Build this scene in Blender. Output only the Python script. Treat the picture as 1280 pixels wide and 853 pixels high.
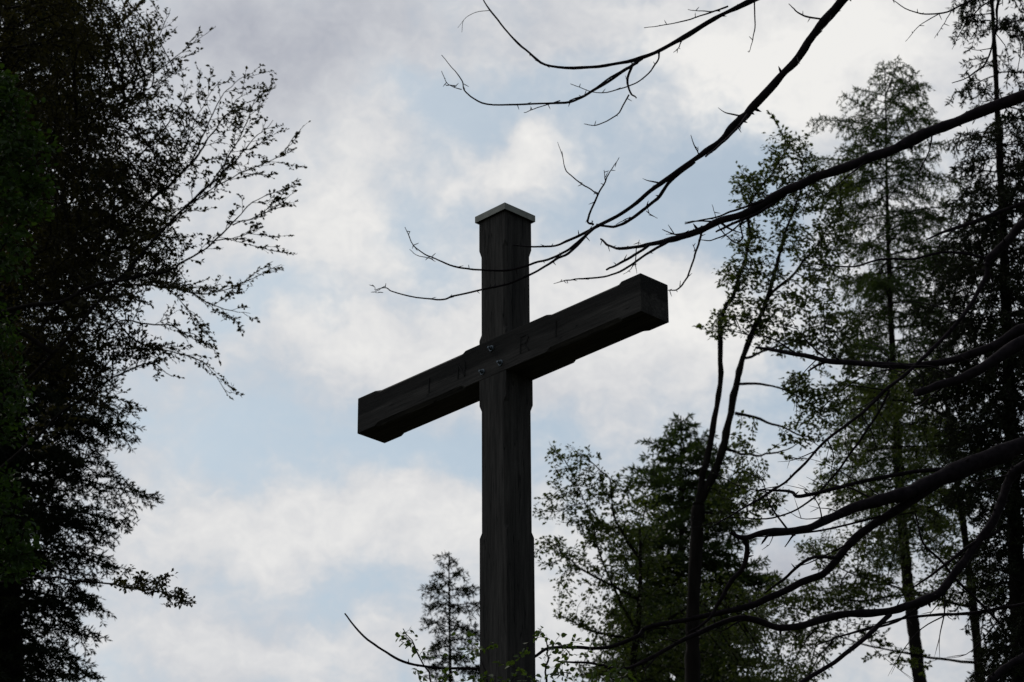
import bpy, bmesh, math
import numpy as np
from mathutils import Vector, Matrix

# ------------------------------------------------------------------ clear
for o in list(bpy.data.objects):
    bpy.data.objects.remove(o)
scn = bpy.context.scene
COL = scn.collection

# ------------------------------------------------------------------ camera
F = 3578.7                      # focal length in pixels of a 1280 wide picture
PITCH, ROLL, YAW = 0.4338, -0.0066, 0.0013
CAM = np.array([0.0, 0.0, 1.6])
_cp, _sp, _cy, _sy = math.cos(PITCH), math.sin(PITCH), math.cos(YAW), math.sin(YAW)
FW = np.array([_sy * _cp, _cy * _cp, _sp])
_r = np.array([_cy, -_sy, 0.0]); _u = np.cross(_r, FW)
RT = _r * math.cos(ROLL) + _u * math.sin(ROLL)
UP = -_r * math.sin(ROLL) + _u * math.cos(ROLL)
cd = bpy.data.cameras.new('camera')
cam = bpy.data.objects.new('camera', cd); COL.objects.link(cam)
cam.matrix_world = Matrix(((RT[0], UP[0], -FW[0], CAM[0]), (RT[1], UP[1], -FW[1], CAM[1]),
                           (RT[2], UP[2], -FW[2], CAM[2]), (0, 0, 0, 1)))
cd.sensor_width = 36.0
cd.lens = F / 1280 * 36.0
cd.clip_start = 0.1; cd.clip_end = 6000
cd.dof.use_dof = True
cd.dof.focus_distance = 14.9
cd.dof.aperture_fstop = 7.1
scn.camera = cam

def ray(px, py):
    d = FW * F + RT * (px - 640.0) + UP * (426.5 - py)
    return d / np.linalg.norm(d)

def unp(px, py, Y):
    """point on the sight line of photo pixel (px, py) that lies Y metres ahead"""
    d = ray(px, py)
    return CAM + d * (Y / d[1])

def azel(px, py):
    d = ray(px, py)
    return math.atan2(d[0], d[1]), math.asin(d[2])

# ------------------------------------------------------------------ sky
SUN_EL, SUN_AZ = math.radians(50), math.radians(-38)      # azimuth from +Y towards +X
W = bpy.data.worlds.new('World'); scn.world = W; W.use_nodes = True
nt = W.node_tree; nt.nodes.clear()
def N(t, **k):
    n = nt.nodes.new(t)
    for a, b in k.items(): setattr(n, a, b)
    return n
def LK(a, b): nt.links.new(a, b)
def M(op, a, b=None, c=None):
    n = N('ShaderNodeMath', operation=op)
    for i, v in enumerate((a, b, c)):
        if v is None: continue
        if isinstance(v, (int, float)): n.inputs[i].default_value = v
        else: LK(v, n.inputs[i])
    return n.outputs[0]
def VM(op, a, b=None, scale=None):
    n = N('ShaderNodeVectorMath', operation=op)
    for i, v in enumerate((a, b)):
        if v is None: continue
        if isinstance(v, (tuple, list)): n.inputs[i].default_value = v
        else: LK(v, n.inputs[i])
    if scale is not None:
        if isinstance(scale, (int, float)): n.inputs['Scale'].default_value = scale
        else: LK(scale, n.inputs['Scale'])
    return n.outputs['Value'] if op in ('DOT_PRODUCT', 'LENGTH') else n.outputs['Vector']

out = N('ShaderNodeOutputWorld'); bg = N('ShaderNodeBackground')
LK(bg.outputs[0], out.inputs[0])
bg.inputs['Strength'].default_value = 0.1
sky = N('ShaderNodeTexSky', sky_type='NISHITA')
sky.sun_disc = False
sky.sun_elevation = SUN_EL; sky.sun_rotation = SUN_AZ
sky.air_density = 1.0; sky.dust_density = 2.0; sky.ozone_density = 1.5
tc = N('ShaderNodeTexCoord')
D = VM('NORMALIZE', tc.outputs['Generated'])
sx = N('ShaderNodeSeparateXYZ'); LK(D, sx.inputs[0])
az = M('ARCTAN2', sx.outputs[0], sx.outputs[1]); el = M('ARCSINE', sx.outputs[2])
cx = N('ShaderNodeCombineXYZ'); LK(az, cx.inputs[0]); LK(el, cx.inputs[1])
AE = cx.outputs[0]
def noise(vec, scale, detail=6, rough=0.55, dist=0.0, off=(0, 0, 0)):
    v = VM('ADD', vec, off)
    n = N('ShaderNodeTexNoise'); n.noise_dimensions = '3D'
    n.inputs['Scale'].default_value = scale; n.inputs['Detail'].default_value = detail
    n.inputs['Roughness'].default_value = rough; n.inputs['Distortion'].default_value = dist
    LK(v, n.inputs['Vector']); return n
n1 = noise(AE, 14, 6, 0.55)
w1 = VM('SCALE', VM('SUBTRACT', n1.outputs['Color'], (0.5, 0.5, 0.5)), scale=0.075)
n1b = noise(AE, 55, 4, 0.5, off=(3, 1, 2))
w2 = VM('SCALE', VM('SUBTRACT', n1b.outputs['Color'], (0.5, 0.5, 0.5)), scale=0.016)
WAE = VM('ADD', VM('ADD', AE, w1), w2)
# the clouds: azimuth/elevation of each bank (given through the photo), its size in radians,
# how much it covers and how bright its underside is
BLOBS = [  # px, py, rx, ry, cover, brightness
    (300, 60, 120, 70, .45, -.55), (180, 200, 120, 90, .25, -.15), (470, 130, 90, 75, .45, .25), (450, 20, 110, 35, .3, -.25),
    (545, 110, 80, 26, -.6, .0), (620, 150, 80, 32, -.5, .0), (740, 200, 50, 40, -.35, 0),
    (660, 215, 62, 30, .75, .55), (430, 290, 120, 55, .55, .40), (560, 250, 40, 40, -.3, 0),
    (545, 320, 45, 60, -.55, 0), (340, 390, 80, 28, -.55, 0), (460, 430, 170, 36, .6, .40),
    (560, 400, 70, 30, .3, .1), (700, 380, 90, 50, .5, .30), (310, 555, 140, 34, -.5, -.1), (480, 545, 70, 30, -.3, 0),
    (590, 560, 80, 26, -.5, 0), (240, 480, 60, 22, -.2, 0), (380, 650, 230, 50, .65, .35), (560, 620, 60, 40, .3, .15),
    (420, 755, 110, 20, -.35, -.35), (250, 700, 60, 25, -.15, -.15), (330, 800, 200, 40, .55, .30),
    (700, 40, 90, 40, .35, -.1), (740, 110, 110, 50, -.25, .05), (860, 100, 60, 45, .3, .35),
    (1040, 50, 180, 70, .9, .85), (960, 150, 60, 30, .3, .35), (905, 215, 70, 60, -.75, -.05), (760, 290, 90, 40, -.40, 0),
    (930, 300, 60, 60, -.6, 0), (870, 400, 90, 50, .7, .55), (760, 480, 120, 60, .65, .35),
    (700, 560, 50, 40, -.45, 0), (1020, 600, 100, 70, .2, .2), (960, 520, 60, 60, -.3, .1), (1040, 720, 120, 26, .35, -.45),
    (1080, 790, 130, 50, .5, .10), (1150, 300, 120, 150, .3, .2), (700, 760, 80, 70, .5, .25)]
acc = None
for (px, py, rx, ry, c, b) in BLOBS:
    a0, e0 = azel(px, py)
    rx_, ry_ = rx / F / math.cos(e0), ry / F
    v = VM('MULTIPLY', VM('SUBTRACT', WAE, (a0, e0, 0)), (1 / rx_, 1 / ry_, 0))
    g = M('EXPONENT', M('MULTIPLY', VM('DOT_PRODUCT', v, v), -0.7))
    sc = VM('SCALE', (c, b, 0), scale=g)
    acc = sc if acc is None else VM('ADD', acc, sc)
sb = N('ShaderNodeSeparateXYZ'); LK(acc, sb.inputs[0])
nA = noise(AE, 22, 8, 0.6, off=(7, 3, 1)); nB = noise(AE, 9, 5, 0.55, off=(1, 9, 4)); nC = noise(VM('MULTIPLY', VM('ADD', AE, w2), (1, 1.35, 1)), 60, 8, 0.62, off=(5, 2, 8))
nE = noise(VM('MULTIPLY', VM('ADD', AE, w2), (1, 1.5, 1)), 170, 6, 0.6, off=(2, 6, 3))
nF = M('SUBTRACT', nE.outputs[0], .5)
cover = M('ADD', M('MULTIPLY', nF, .38), M('ADD', M('ADD', M('MULTIPLY', M('SUBTRACT', nA.outputs[0], .5), .8), M('MULTIPLY', M('SUBTRACT', nC.outputs[0], .5), .75)),
          M('ADD', M('MULTIPLY', sb.outputs[0], .82), 0.57)))
mr = N('ShaderNodeMapRange', interpolation_type='SMOOTHSTEP'); LK(cover, mr.inputs[0])
mr.inputs[1].default_value = 0.10; mr.inputs[2].default_value = 0.95; mr.inputs[3].default_value = 0.19; mr.inputs[4].default_value = 1.0
bright = M('ADD', M('MULTIPLY', nF, .30), M('ADD', M('ADD', M('MULTIPLY', M('SUBTRACT', nB.outputs[0], .5), .8), M('MULTIPLY', M('SUBTRACT', nC.outputs[0], .5), .45)),
           M('ADD', M('MULTIPLY', sb.outputs[1], .66), 0.53)))
cr = N('ShaderNodeValToRGB'); LK(bright, cr.inputs[0])
e = cr.color_ramp.elements
e[0].position = 0.0; e[0].color = (0.40, 0.42, 0.485, 1)
e[1].position = 1.0; e[1].color = (0.87, 0.86, 0.84, 1)
m_ = e.new(0.5); m_.color = (0.605, 0.620, 0.655, 1)
# thick cloud away from the sun is darker
sd = (math.sin(SUN_AZ) * math.cos(SUN_EL), math.cos(SUN_AZ) * math.cos(SUN_EL), math.sin(SUN_EL))
ds = VM('DOT_PRODUCT', D, sd)
fall = N('ShaderNodeMapRange'); LK(ds, fall.inputs[0])
fall.inputs[1].default_value = -0.55; fall.inputs[2].default_value = 0.75; fall.inputs[3].default_value = 0.10; fall.inputs[4].default_value = 1.0
cl = VM('SCALE', cr.outputs[0], scale=M('MULTIPLY', fall.outputs[0], 10.0))
blue = VM('MULTIPLY', sky.outputs[0], (1.17, 1.21, 1.05))
mx = N('ShaderNodeMix', data_type='RGBA')
LK(mr.outputs[0], mx.inputs[0]); LK(blue, mx.inputs[6]); LK(cl, mx.inputs[7])
LK(mx.outputs[2], bg.inputs[0])

# ------------------------------------------------------------------ sun
sl = bpy.data.lights.new('sun', 'SUN'); sl.energy = 0.9; sl.angle = math.radians(14); sl.color = (1, .95, .88)
so = bpy.data.objects.new('sun', sl); COL.objects.link(so)
so.rotation_euler = Vector(sd).to_track_quat('Z', 'Y').to_euler()

scn.view_settings.view_transform = 'Standard'
scn.view_settings.look = 'None'
scn.view_settings.exposure = 0.0
scn.view_settings.gamma = 1.0
scn.view_settings.use_curve_mapping = False
scn.cycles.max_bounces = 6
scn.cycles.use_denoising = True

# ================================================================== materials
def mat(name, col, rough=0.8, metal=0.0, var=None, scale=20.0, stretch=(1, 1, 1), bump=0.0, trans=0.0, spec=0.3, coat=None):
    m = bpy.data.materials.new(name); m.use_nodes = True
    t = m.node_tree; b = t.nodes['Principled BSDF']
    b.inputs['Base Color'].default_value = (*col, 1); b.inputs['Roughness'].default_value = rough
    b.inputs['Metallic'].default_value = metal
    b.inputs['Specular IOR Level'].default_value = spec
    c = t.nodes.new('ShaderNodeTexCoord'); mp = t.nodes.new('ShaderNodeMapping')
    mp.inputs['Scale'].default_value = stretch
    t.links.new(c.outputs['Object'], mp.inputs[0])
    n = t.nodes.new('ShaderNodeTexNoise'); n.inputs['Scale'].default_value = scale; n.inputs['Detail'].default_value = 5
    t.links.new(mp.outputs[0], n.inputs['Vector'])
    colout = None
    if var:
        r = t.nodes.new('ShaderNodeValToRGB')
        r.color_ramp.elements[0].position = .32; r.color_ramp.elements[0].color = (*col, 1)
        r.color_ramp.elements[1].position = .68; r.color_ramp.elements[1].color = (*var, 1)
        t.links.new(n.outputs[0], r.inputs[0]); t.links.new(r.outputs[0], b.inputs['Base Color']); colout = r.outputs[0]
    if bump:
        bp = t.nodes.new('ShaderNodeBump'); bp.inputs['Strength'].default_value = bump; bp.inputs['Distance'].default_value = 0.01
        t.links.new(n.outputs[0], bp.inputs['Height']); t.links.new(bp.outputs[0], b.inputs['Normal'])
    if trans:
        tr = t.nodes.new('ShaderNodeBsdfTranslucent'); ad = t.nodes.new('ShaderNodeMixShader')
        mul = t.nodes.new('ShaderNodeVectorMath'); mul.operation = 'MULTIPLY'; mul.inputs[1].default_value = (1.5, 1.5, .6)
        if colout: t.links.new(colout, mul.inputs[0])
        else: mul.inputs[0].default_value = col
        t.links.new(mul.outputs[0], tr.inputs[0])
        ad.inputs[0].default_value = trans
        o = t.nodes['Material Output']
        t.links.new(b.outputs[0], ad.inputs[1]); t.links.new(tr.outputs[0], ad.inputs[2]); t.links.new(ad.outputs[0], o.inputs[0])
    return m

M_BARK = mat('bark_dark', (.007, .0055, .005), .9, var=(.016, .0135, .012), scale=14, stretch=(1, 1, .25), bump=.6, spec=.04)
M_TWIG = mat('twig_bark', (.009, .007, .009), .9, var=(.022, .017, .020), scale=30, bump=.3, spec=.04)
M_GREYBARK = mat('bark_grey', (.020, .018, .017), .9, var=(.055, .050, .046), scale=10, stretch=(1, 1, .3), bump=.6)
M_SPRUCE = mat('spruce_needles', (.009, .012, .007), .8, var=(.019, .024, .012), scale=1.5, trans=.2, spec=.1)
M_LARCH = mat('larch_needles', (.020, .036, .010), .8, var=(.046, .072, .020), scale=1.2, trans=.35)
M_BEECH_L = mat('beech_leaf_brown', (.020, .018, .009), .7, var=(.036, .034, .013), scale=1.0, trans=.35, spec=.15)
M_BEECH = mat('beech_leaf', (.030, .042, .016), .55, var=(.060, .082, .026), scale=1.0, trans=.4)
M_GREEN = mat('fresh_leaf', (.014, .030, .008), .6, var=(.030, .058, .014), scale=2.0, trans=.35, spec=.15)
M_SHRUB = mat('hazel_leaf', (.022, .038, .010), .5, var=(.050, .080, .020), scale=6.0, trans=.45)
M_GROUND = mat('forest_floor', (.030, .024, .015), .95, var=(.05, .055, .022), scale=.8, bump=.5)
M_ZINC = mat('zinc_sheet', (.15, .15, .135), .6, metal=.3, var=(.24, .24, .21), scale=25, spec=.4)
M_STEEL = mat('bolt_steel', (.07, .085, .10), .5, metal=.7, var=(.13, .155, .18), scale=60)
M_CARVE = mat('carved_shade', (.004, .0035, .003), .9, scale=30)  # near-black colour stands in for the shade inside the cut letters

def wood(name, axis, stain):
    """dark tarred timber, grain along axis; stain: the darker weathered upper half of the beam"""
    m = bpy.data.materials.new(name); m.use_nodes = True
    t = m.node_tree; b = t.nodes['Principled BSDF']
    L = t.links.new
    c = t.nodes.new('ShaderNodeTexCoord')
    st = [1.0, 1.0, 1.0]; st[axis] = 0.06
    mp = t.nodes.new('ShaderNodeMapping'); mp.inputs['Scale'].default_value = st; L(c.outputs['Object'], mp.inputs[0])
    n = t.nodes.new('ShaderNodeTexNoise'); n.inputs['Scale'].default_value = 75; n.inputs['Detail'].default_value = 6; n.inputs['Roughness'].default_value = .7
    L(mp.outputs[0], n.inputs['Vector'])
    st2 = [1.0, 1.0, 1.0]; st2[axis] = 0.12
    mp2 = t.nodes.new('ShaderNodeMapping'); mp2.inputs['Scale'].default_value = st2; L(c.outputs['Object'], mp2.inputs[0])
    n2 = t.nodes.new('ShaderNodeTexNoise'); n2.inputs['Scale'].default_value = 14; n2.inputs['Detail'].default_value = 4
    L(mp2.outputs[0], n2.inputs['Vector'])
    r = t.nodes.new('ShaderNodeValToRGB')
    r.color_ramp.elements[0].position = .30; r.color_ramp.elements[0].color = (.016, .0145, .0135, 1)
    r.color_ramp.elements[1].position = .72; r.color_ramp.elements[1].color = (.066, .060, .055, 1)
    L(n.outputs[0], r.inputs[0])
    mx = t.nodes.new('ShaderNodeMix'); mx.data_type = 'RGBA'; mx.blend_type = 'MULTIPLY'; mx.inputs[0].default_value = 1
    r2 = t.nodes.new('ShaderNodeValToRGB')
    r2.color_ramp.elements[0].position = .35; r2.color_ramp.elements[0].color = (.55, .55, .55, 1)
    r2.color_ramp.elements[1].position = .6; r2.color_ramp.elements[1].color = (1, 1, 1, 1)
    L(n2.outputs[0], r2.inputs[0]); L(r.outputs[0], mx.inputs[6]); L(r2.outputs[0], mx.inputs[7])
    # drying cracks: thin dark lines that run with the grain
    st3 = [1.0, 1.0, 1.0]; st3[axis] = 0.035
    mp3 = t.nodes.new('ShaderNodeMapping'); mp3.inputs['Scale'].default_value = st3; L(c.outputs['Object'], mp3.inputs[0])
    n3 = t.nodes.new('ShaderNodeTexNoise'); n3.inputs['Scale'].default_value = 34; n3.inputs['Detail'].default_value = 2
    L(mp3.outputs[0], n3.inputs['Vector'])
    ck = t.nodes.new('ShaderNodeMath'); ck.operation = 'SUBTRACT'; L(n3.outputs[0], ck.inputs[0]); ck.inputs[1].default_value = .56
    ca = t.nodes.new('ShaderNodeMath'); ca.operation = 'ABSOLUTE'; L(ck.outputs[0], ca.inputs[0])
    cm = t.nodes.new('ShaderNodeMapRange'); L(ca.outputs[0], cm.inputs[0]); cm.inputs[1].default_value = .002; cm.inputs[2].default_value = .012
    cm.inputs[3].default_value = .15; cm.inputs[4].default_value = 1.0
    cv = t.nodes.new('ShaderNodeVectorMath'); cv.operation = 'SCALE'; L(mx.outputs[2], cv.inputs[0]); L(cm.outputs[0], cv.inputs['Scale'])
    col = cv.outputs[0]
    if stain:
        s = t.nodes.new('ShaderNodeSeparateXYZ'); L(c.outputs['Object'], s.inputs[0])
        a = t.nodes.new('ShaderNodeMath'); a.operation = 'MULTIPLY_ADD'; L(n2.outputs[0], a.inputs[0]); a.inputs[1].default_value = -.09
        L(s.outputs[2], a.inputs[2])
        q = t.nodes.new('ShaderNodeMapRange'); L(a.outputs[0], q.inputs[0])
        q.inputs[1].default_value = stain - .045 - .008; q.inputs[2].default_value = stain - .045 + .008
        q.inputs[3].default_value = 1.0; q.inputs[4].default_value = .30
        v = t.nodes.new('ShaderNodeVectorMath'); v.operation = 'SCALE'; L(col, v.inputs[0]); L(q.outputs[0], v.inputs['Scale'])
        col = v.outputs[0]
    L(col, b.inputs['Base Color'])
    b.inputs['Roughness'].default_value = .85; b.inputs['Specular IOR Level'].default_value = .15
    bp = t.nodes.new('ShaderNodeBump'); bp.inputs['Strength'].default_value = .7; bp.inputs['Distance'].default_value = .004
    L(n.outputs[0], bp.inputs['Height']); L(bp.outputs[0], b.inputs['Normal'])
    return m

# ================================================================== mesh batches
rng = np.random.default_rng(7)
class MB:
    def __init__(s): s.v = []; s.f = []; s.m = []; s.n = 0
    def add(s, v, f, m=0):
        s.v.append(np.asarray(v, float)); s.f.append(np.asarray(f, np.int64) + s.n); s.m.append(np.full(len(f), m, np.int32)); s.n += len(v)
    def build(s, name, mats, parent=None, origin=None, smooth=True, kind=None):
        v = np.concatenate(s.v); f = np.concatenate(s.f); m = np.concatenate(s.m)
        o0 = np.zeros(3)
        if parent is not None: o0 = np.array(WORLDPOS[parent.name])
        if origin is not None and parent is None: o0 = np.array(origin, float)
        me = bpy.data.meshes.new(name)
        me.vertices.add(len(v)); me.vertices.foreach_set('co', (v - o0).astype(np.float32).ravel())
        me.loops.add(f.size); me.loops.foreach_set('vertex_index', f.astype(np.int32).ravel())
        me.polygons.add(len(f)); me.polygons.foreach_set('loop_start', np.arange(0, f.size, 4, dtype=np.int32))
        me.polygons.foreach_set('material_index', m)
        me.polygons.foreach_set('use_smooth', np.full(len(f), smooth))
        for x in mats: me.materials.append(x)
        me.update(calc_edges=True)
        ob = bpy.data.objects.new(name, me); COL.objects.link(ob)
        if parent is not None: ob.parent = parent
        else: ob.location = o0
        WORLDPOS[ob.name] = tuple(o0)
        if kind: ob['kind'] = kind
        return ob
WORLDPOS = {}

def thing(name, label, cat, loc, group=None):
    o = bpy.data.objects.new(name, None); COL.objects.link(o)
    o.location = loc; o['label'] = label; o['category'] = cat; o.empty_display_size = .3
    if group: o['group'] = group
    WORLDPOS[o.name] = tuple(loc)
    return o

def tube(mb, P, R, sides=5, m=0, rough=0.0):
    P = np.asarray(P, float); R = np.asarray(R, float); n = len(P)
    if n < 2: return
    T = np.gradient(P, axis=0); T /= np.linalg.norm(T, axis=1)[:, None] + 1e-12
    ref = np.array([0, 0, 1.0]) if abs(T[0, 2]) < .9 else np.array([1.0, 0, 0])
    U = np.cross(T, ref); ln = np.linalg.norm(U, axis=1)[:, None]; U /= ln + 1e-9
    V = np.cross(T, U)
    a = np.arange(sides) * 2 * math.pi / sides
    ring = U[:, None] * np.cos(a)[None, :, None] + V[:, None] * np.sin(a)[None, :, None]
    RR = np.repeat(R[:, None], sides, 1)
    if rough:      # bark ridges and swellings
        g = rng.normal(size=RR.shape); g = (g + np.roll(g, 1, 0) + .6 * np.roll(g, 2, 0)) / 1.9
        RR = RR * (1 + rough * g)
    v = (P[:, None] + ring * RR[:, :, None]).reshape(-1, 3)
    i = np.arange(n - 1)[:, None] * sides; j = np.arange(sides)[None, :]; k = (j + 1) % sides
    f = np.stack([i + j, i + k, i + sides + k, i + sides + j], -1).reshape(-1, 4)
    mb.add(v, f, m)
    # end caps (fan of degenerate-free quads: pairs of ring vertices with the centre)
    for base, c in ((0, P[0]), ((n - 1) * sides, P[-1])):
        vv = np.concatenate([v[base:base + sides], c[None]])
        ff = []
        for q in range(0, sides - 1, 2): ff.append([q, q + 1, (q + 2) % sides, sides])
        if ff and R[0 if base == 0 else -1] > .01: mb.add(vv, ff, m)

def smooth_path(P, k=6):
    """Catmull-Rom through the points"""
    P = np.asarray(P, float)
    Q = np.vstack([2 * P[0] - P[1], P, 2 * P[-1] - P[-2]]); o = []
    for i in range(1, len(Q) - 2):
        t = np.linspace(0, 1, k, endpoint=False)[:, None]
        a, b, c, d = Q[i - 1], Q[i], Q[i + 1], Q[i + 2]
        o.append(.5 * (2 * b + (c - a) * t + (2 * a - 5 * b + 4 * c - d) * t ** 2 + (3 * b - a - 3 * c + d) * t ** 3))
    o.append(P[-1:]); return np.vstack(o)

def unit(a): return a / (np.linalg.norm(a, axis=-1, keepdims=True) + 1e-12)

def leaves(mb, P, axis, nrm, ln, wd, m=1, shape=0):
    """one small folded leaf per point"""
    n = len(P)
    if n == 0: return
    axis = unit(axis); side = unit(np.cross(axis, nrm)); nn = np.cross(side, axis)
    ln = np.broadcast_to(ln, (n,))[:, None]; wd = np.broadcast_to(wd, (n,))[:, None]
    if shape == 0:
        v = np.stack([P, P + axis * ln * .5 + side * wd * .5 + nn * wd * .15, P + axis * ln, P + axis * ln * .5 - side * wd * .5 + nn * wd * .15], 1).reshape(-1, 3)
        f = np.arange(n * 4).reshape(-1, 4)
    else:
        h = nn * wd * .14
        v = np.stack([P, P + axis * ln * .28 + side * wd * .46 + h, P + axis * ln * .66 + side * wd * .42 + h * .8, P + axis * ln * 1.0 - nn * ln * .12,
                      P + axis * ln * .66 - side * wd * .42 + h * .8, P + axis * ln * .28 - side * wd * .46 + h], 1).reshape(-1, 3)
        b = np.arange(n)[:, None] * 6
        f = np.concatenate([b + [0, 1, 2, 3], b + [0, 3, 4, 5]])
    mb.add(v, f, m)

def ground_z(x, y):
    r = np.hypot(x, y)
    h = 3.9 * (1 / (1 + np.exp(-(y - 7.5) / 1.8)) - 1 / (1 + math.exp(7.5 / 1.8)))
    h = h + np.clip(y - 14, 0, 400) * .055
    und = .35 * np.sin(x * .23 + 1.3) * np.sin(y * .19) * np.clip(r / 12, 0, 1) + .12 * np.sin(x * .9) * np.sin(y * .7 + 1) * np.clip(r / 6, 0, 1)
    return h * np.exp(-np.clip(np.abs(x) - 60, 0, 1e4) / 400) + und

# ================================================================== ground
gx = np.concatenate([-np.geomspace(2500, 41, 40), np.linspace(-40, 40, 121), np.geomspace(41, 2500, 40)])
gy = np.concatenate([-np.geomspace(2500, 21, 40), np.linspace(-20, 70, 136), np.geomspace(71, 2500, 40)])
X, Yg = np.meshgrid(gx, gy)
mb = MB(); nx, ny = len(gx), len(gy)
ii = (np.arange(ny - 1)[:, None] * nx + np.arange(nx - 1)[None]).ravel()
mb.add(np.stack([X, Yg, ground_z(X, Yg)], -1).reshape(-1, 3), np.stack([ii, ii + 1, ii + nx + 1, ii + nx], 1))
mb.build('ground', [M_GROUND], kind='structure')

# ================================================================== the cross
CX, CY_, PHI = -.0152, 13.434, .8015
PW, DEP, L1, L2, ZB, BH, ZT, TC, OV = .20, .1948, 1.1564, .9646, 7.6604, .2087, 8.6206, .0367, .015
A = np.array([math.cos(PHI), -math.sin(PHI), 0]); B = np.array([math.sin(PHI), math.cos(PHI), 0])
zg = float(ground_z(CX, CY_))
CPOS = np.array([CX - A[0] * PW / 2 + B[0] * DEP / 2, CY_ - A[1] * PW / 2 + B[1] * DEP / 2, zg])
cross = thing('wayside_cross', 'tall dark wooden cross with carved letters and a grey metal cap', 'cross', tuple(CPOS))
cross.rotation_euler = (0, 0, -PHI)
# local frame: x along the beam, y away from the viewer, z up; origin at the post's axis on the ground
def cobj(name, bm, m, parent=cross, smooth=False):
    me = bpy.data.meshes.new(name); bm.normal_update(); bm.to_mesh(me); bm.free()
    me.materials.append(m)
    for p in me.polygons: p.use_smooth = smooth
    ob = bpy.data.objects.new(name, me); COL.objects.link(ob); ob.parent = parent; return ob
def timber(stations, w, d, axis):
    """square timber with stopped chamfers; stations = (position, chamfer)"""
    bm = bmesh.new(); rings = []
    for s, c in stations:
        c = max(c, .0022); a, b = w / 2, d / 2
        pr = [(a - c, -b), (a, -b + c), (a, b - c), (a - c, b), (-a + c, b), (-a, b - c), (-a, -b + c), (-a + c, -b)]
        rings.append([bm.verts.new((x, y, s) if axis == 2 else (s, y, x)) for x, y in pr])
    for r0, r1 in zip(rings, rings[1:]):
        for i in range(8): bm.faces.new((r0[i], r0[(i + 1) % 8], r1[(i + 1) % 8], r1[i]))
    bm.faces.new(rings[0][::-1]); bm.faces.new(rings[-1])
    bmesh.ops.recalc_face_normals(bm, faces=bm.faces)
    return bm
def post_z(py): # height on the post's front edge
    d = ray(632, py); return 1.6 + d[2] * (CY_ / d[1]) - zg
def beam_s(px, py):
    """position along the beam of a photo pixel on its front face"""
    d = ray(px, py); n = -B; k = ((np.array([CX, CY_, 0]) - CAM) @ n) / (d @ n)
    p = CAM + d * k; q = p - np.array([CX, CY_, 0])
    return q @ A + PW / 2, p[2] - zg
CH = .019
M_POST = wood('tarred_wood_post', 2, 0); 
st = [(-.6, 0), (post_z(661), 0), (post_z(655), CH), (post_z(500), CH), (post_z(494), 0), (post_z(412), 0), (post_z(406), CH),
      (post_z(306), CH), (post_z(299), 0), (ZT - zg - .012, 0)]
cobj('post', timber(st, PW, DEP, 2), M_POST)
zb0 = ZB - zg
s = lambda x, y: beam_s(x, y)[0]
st = [(-L1 + PW / 2, 0), (s(469, 488), 0), (s(474, 486), CH), (s(577, 441), CH), (s(582, 439), 0),
      (s(683, 394), 0), (s(687, 392), CH), (s(772, 354), CH), (s(777, 352), 0), (L2 + PW / 2, 0)]
M_BEAM = wood('tarred_wood_beam', 0, BH * .02)
bmz = timber(st, BH, DEP + .004, 0)
beam = cobj('crossbeam', bmz, M_BEAM); beam.location = (0, 0, zb0 + BH / 2)
# cap: folded zinc lid with a rim and a low pitched top
bm = bmesh.new()
a, b = PW / 2 + OV, DEP / 2 + OV; z0, z1 = ZT - zg - TC, ZT - zg
o_ = [(-a, -b), (a, -b), (a, b), (-a, b)]; i_ = [(x * .985, y * .985) for x, y in o_]
v0 = [bm.verts.new((x, y, z0)) for x, y in o_]; v1 = [bm.verts.new((x, y, z1)) for x, y in o_]
v2 = [bm.verts.new((x * .97, y * .97, z0)) for x, y in o_]; v3 = [bm.verts.new((x * .97, y * .97, z1 - .006)) for x, y in o_]
ap = bm.verts.new((0, 0, z1 + .018))
for i in range(4):
    j = (i + 1) % 4
    bm.faces.new((v0[i], v0[j], v1[j], v1[i])); bm.faces.new((v2[j], v2[i], v3[i], v3[j])); bm.faces.new((v0[j], v0[i], v2[i], v2[j]))
    bm.faces.new((v1[i], v1[j], ap))
bm.faces.new(v3)
bmesh.ops.recalc_face_normals(bm, faces=bm.faces)
cobj('cap', bm, M_ZINC)
# bolts
def disc(bm, x, z, y0, y1, r, n, rot=0, bev=.0):
    va = [bm.verts.new((x + r * math.cos(rot + 2 * math.pi * k / n), y0, z + r * math.sin(rot + 2 * math.pi * k / n))) for k in range(n)]
    vb = [bm.verts.new((x + (r - bev) * math.cos(rot + 2 * math.pi * k / n), y1, z + (r - bev) * math.sin(rot + 2 * math.pi * k / n))) for k in range(n)]
    for k in range(n): bm.faces.new((va[k], va[(k + 1) % n], vb[(k + 1) % n], vb[k]))
    bm.faces.new(va[::-1]); bm.faces.new(vb); bmesh.ops.recalc_face_normals(bm, faces=bm.faces)
yf = -DEP / 2 - .002
for px, py in ((614.8, 436), (626.3, 454), (603.8, 465.5)):
    x, z = beam_s(px, py)
    bm = bmesh.new(); disc(bm, 0, 0, .0, -.005, .017, 20, 0, .001)
    w_ = cobj('washer', bm, M_STEEL); w_.location = (x, yf, z)
    w_.name = 'bolt'
    bm = bmesh.new(); disc(bm, 0, 0, -.005, -.016, .0115, 6, rng.random(), .0015); cobj('nut', bm, M_STEEL, w_)
    bm = bmesh.new(); disc(bm, 0, 0, -.017, -.026, .007, 12, 0, .001); cobj('bolt_end', bm, M_STEEL, w_)
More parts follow.
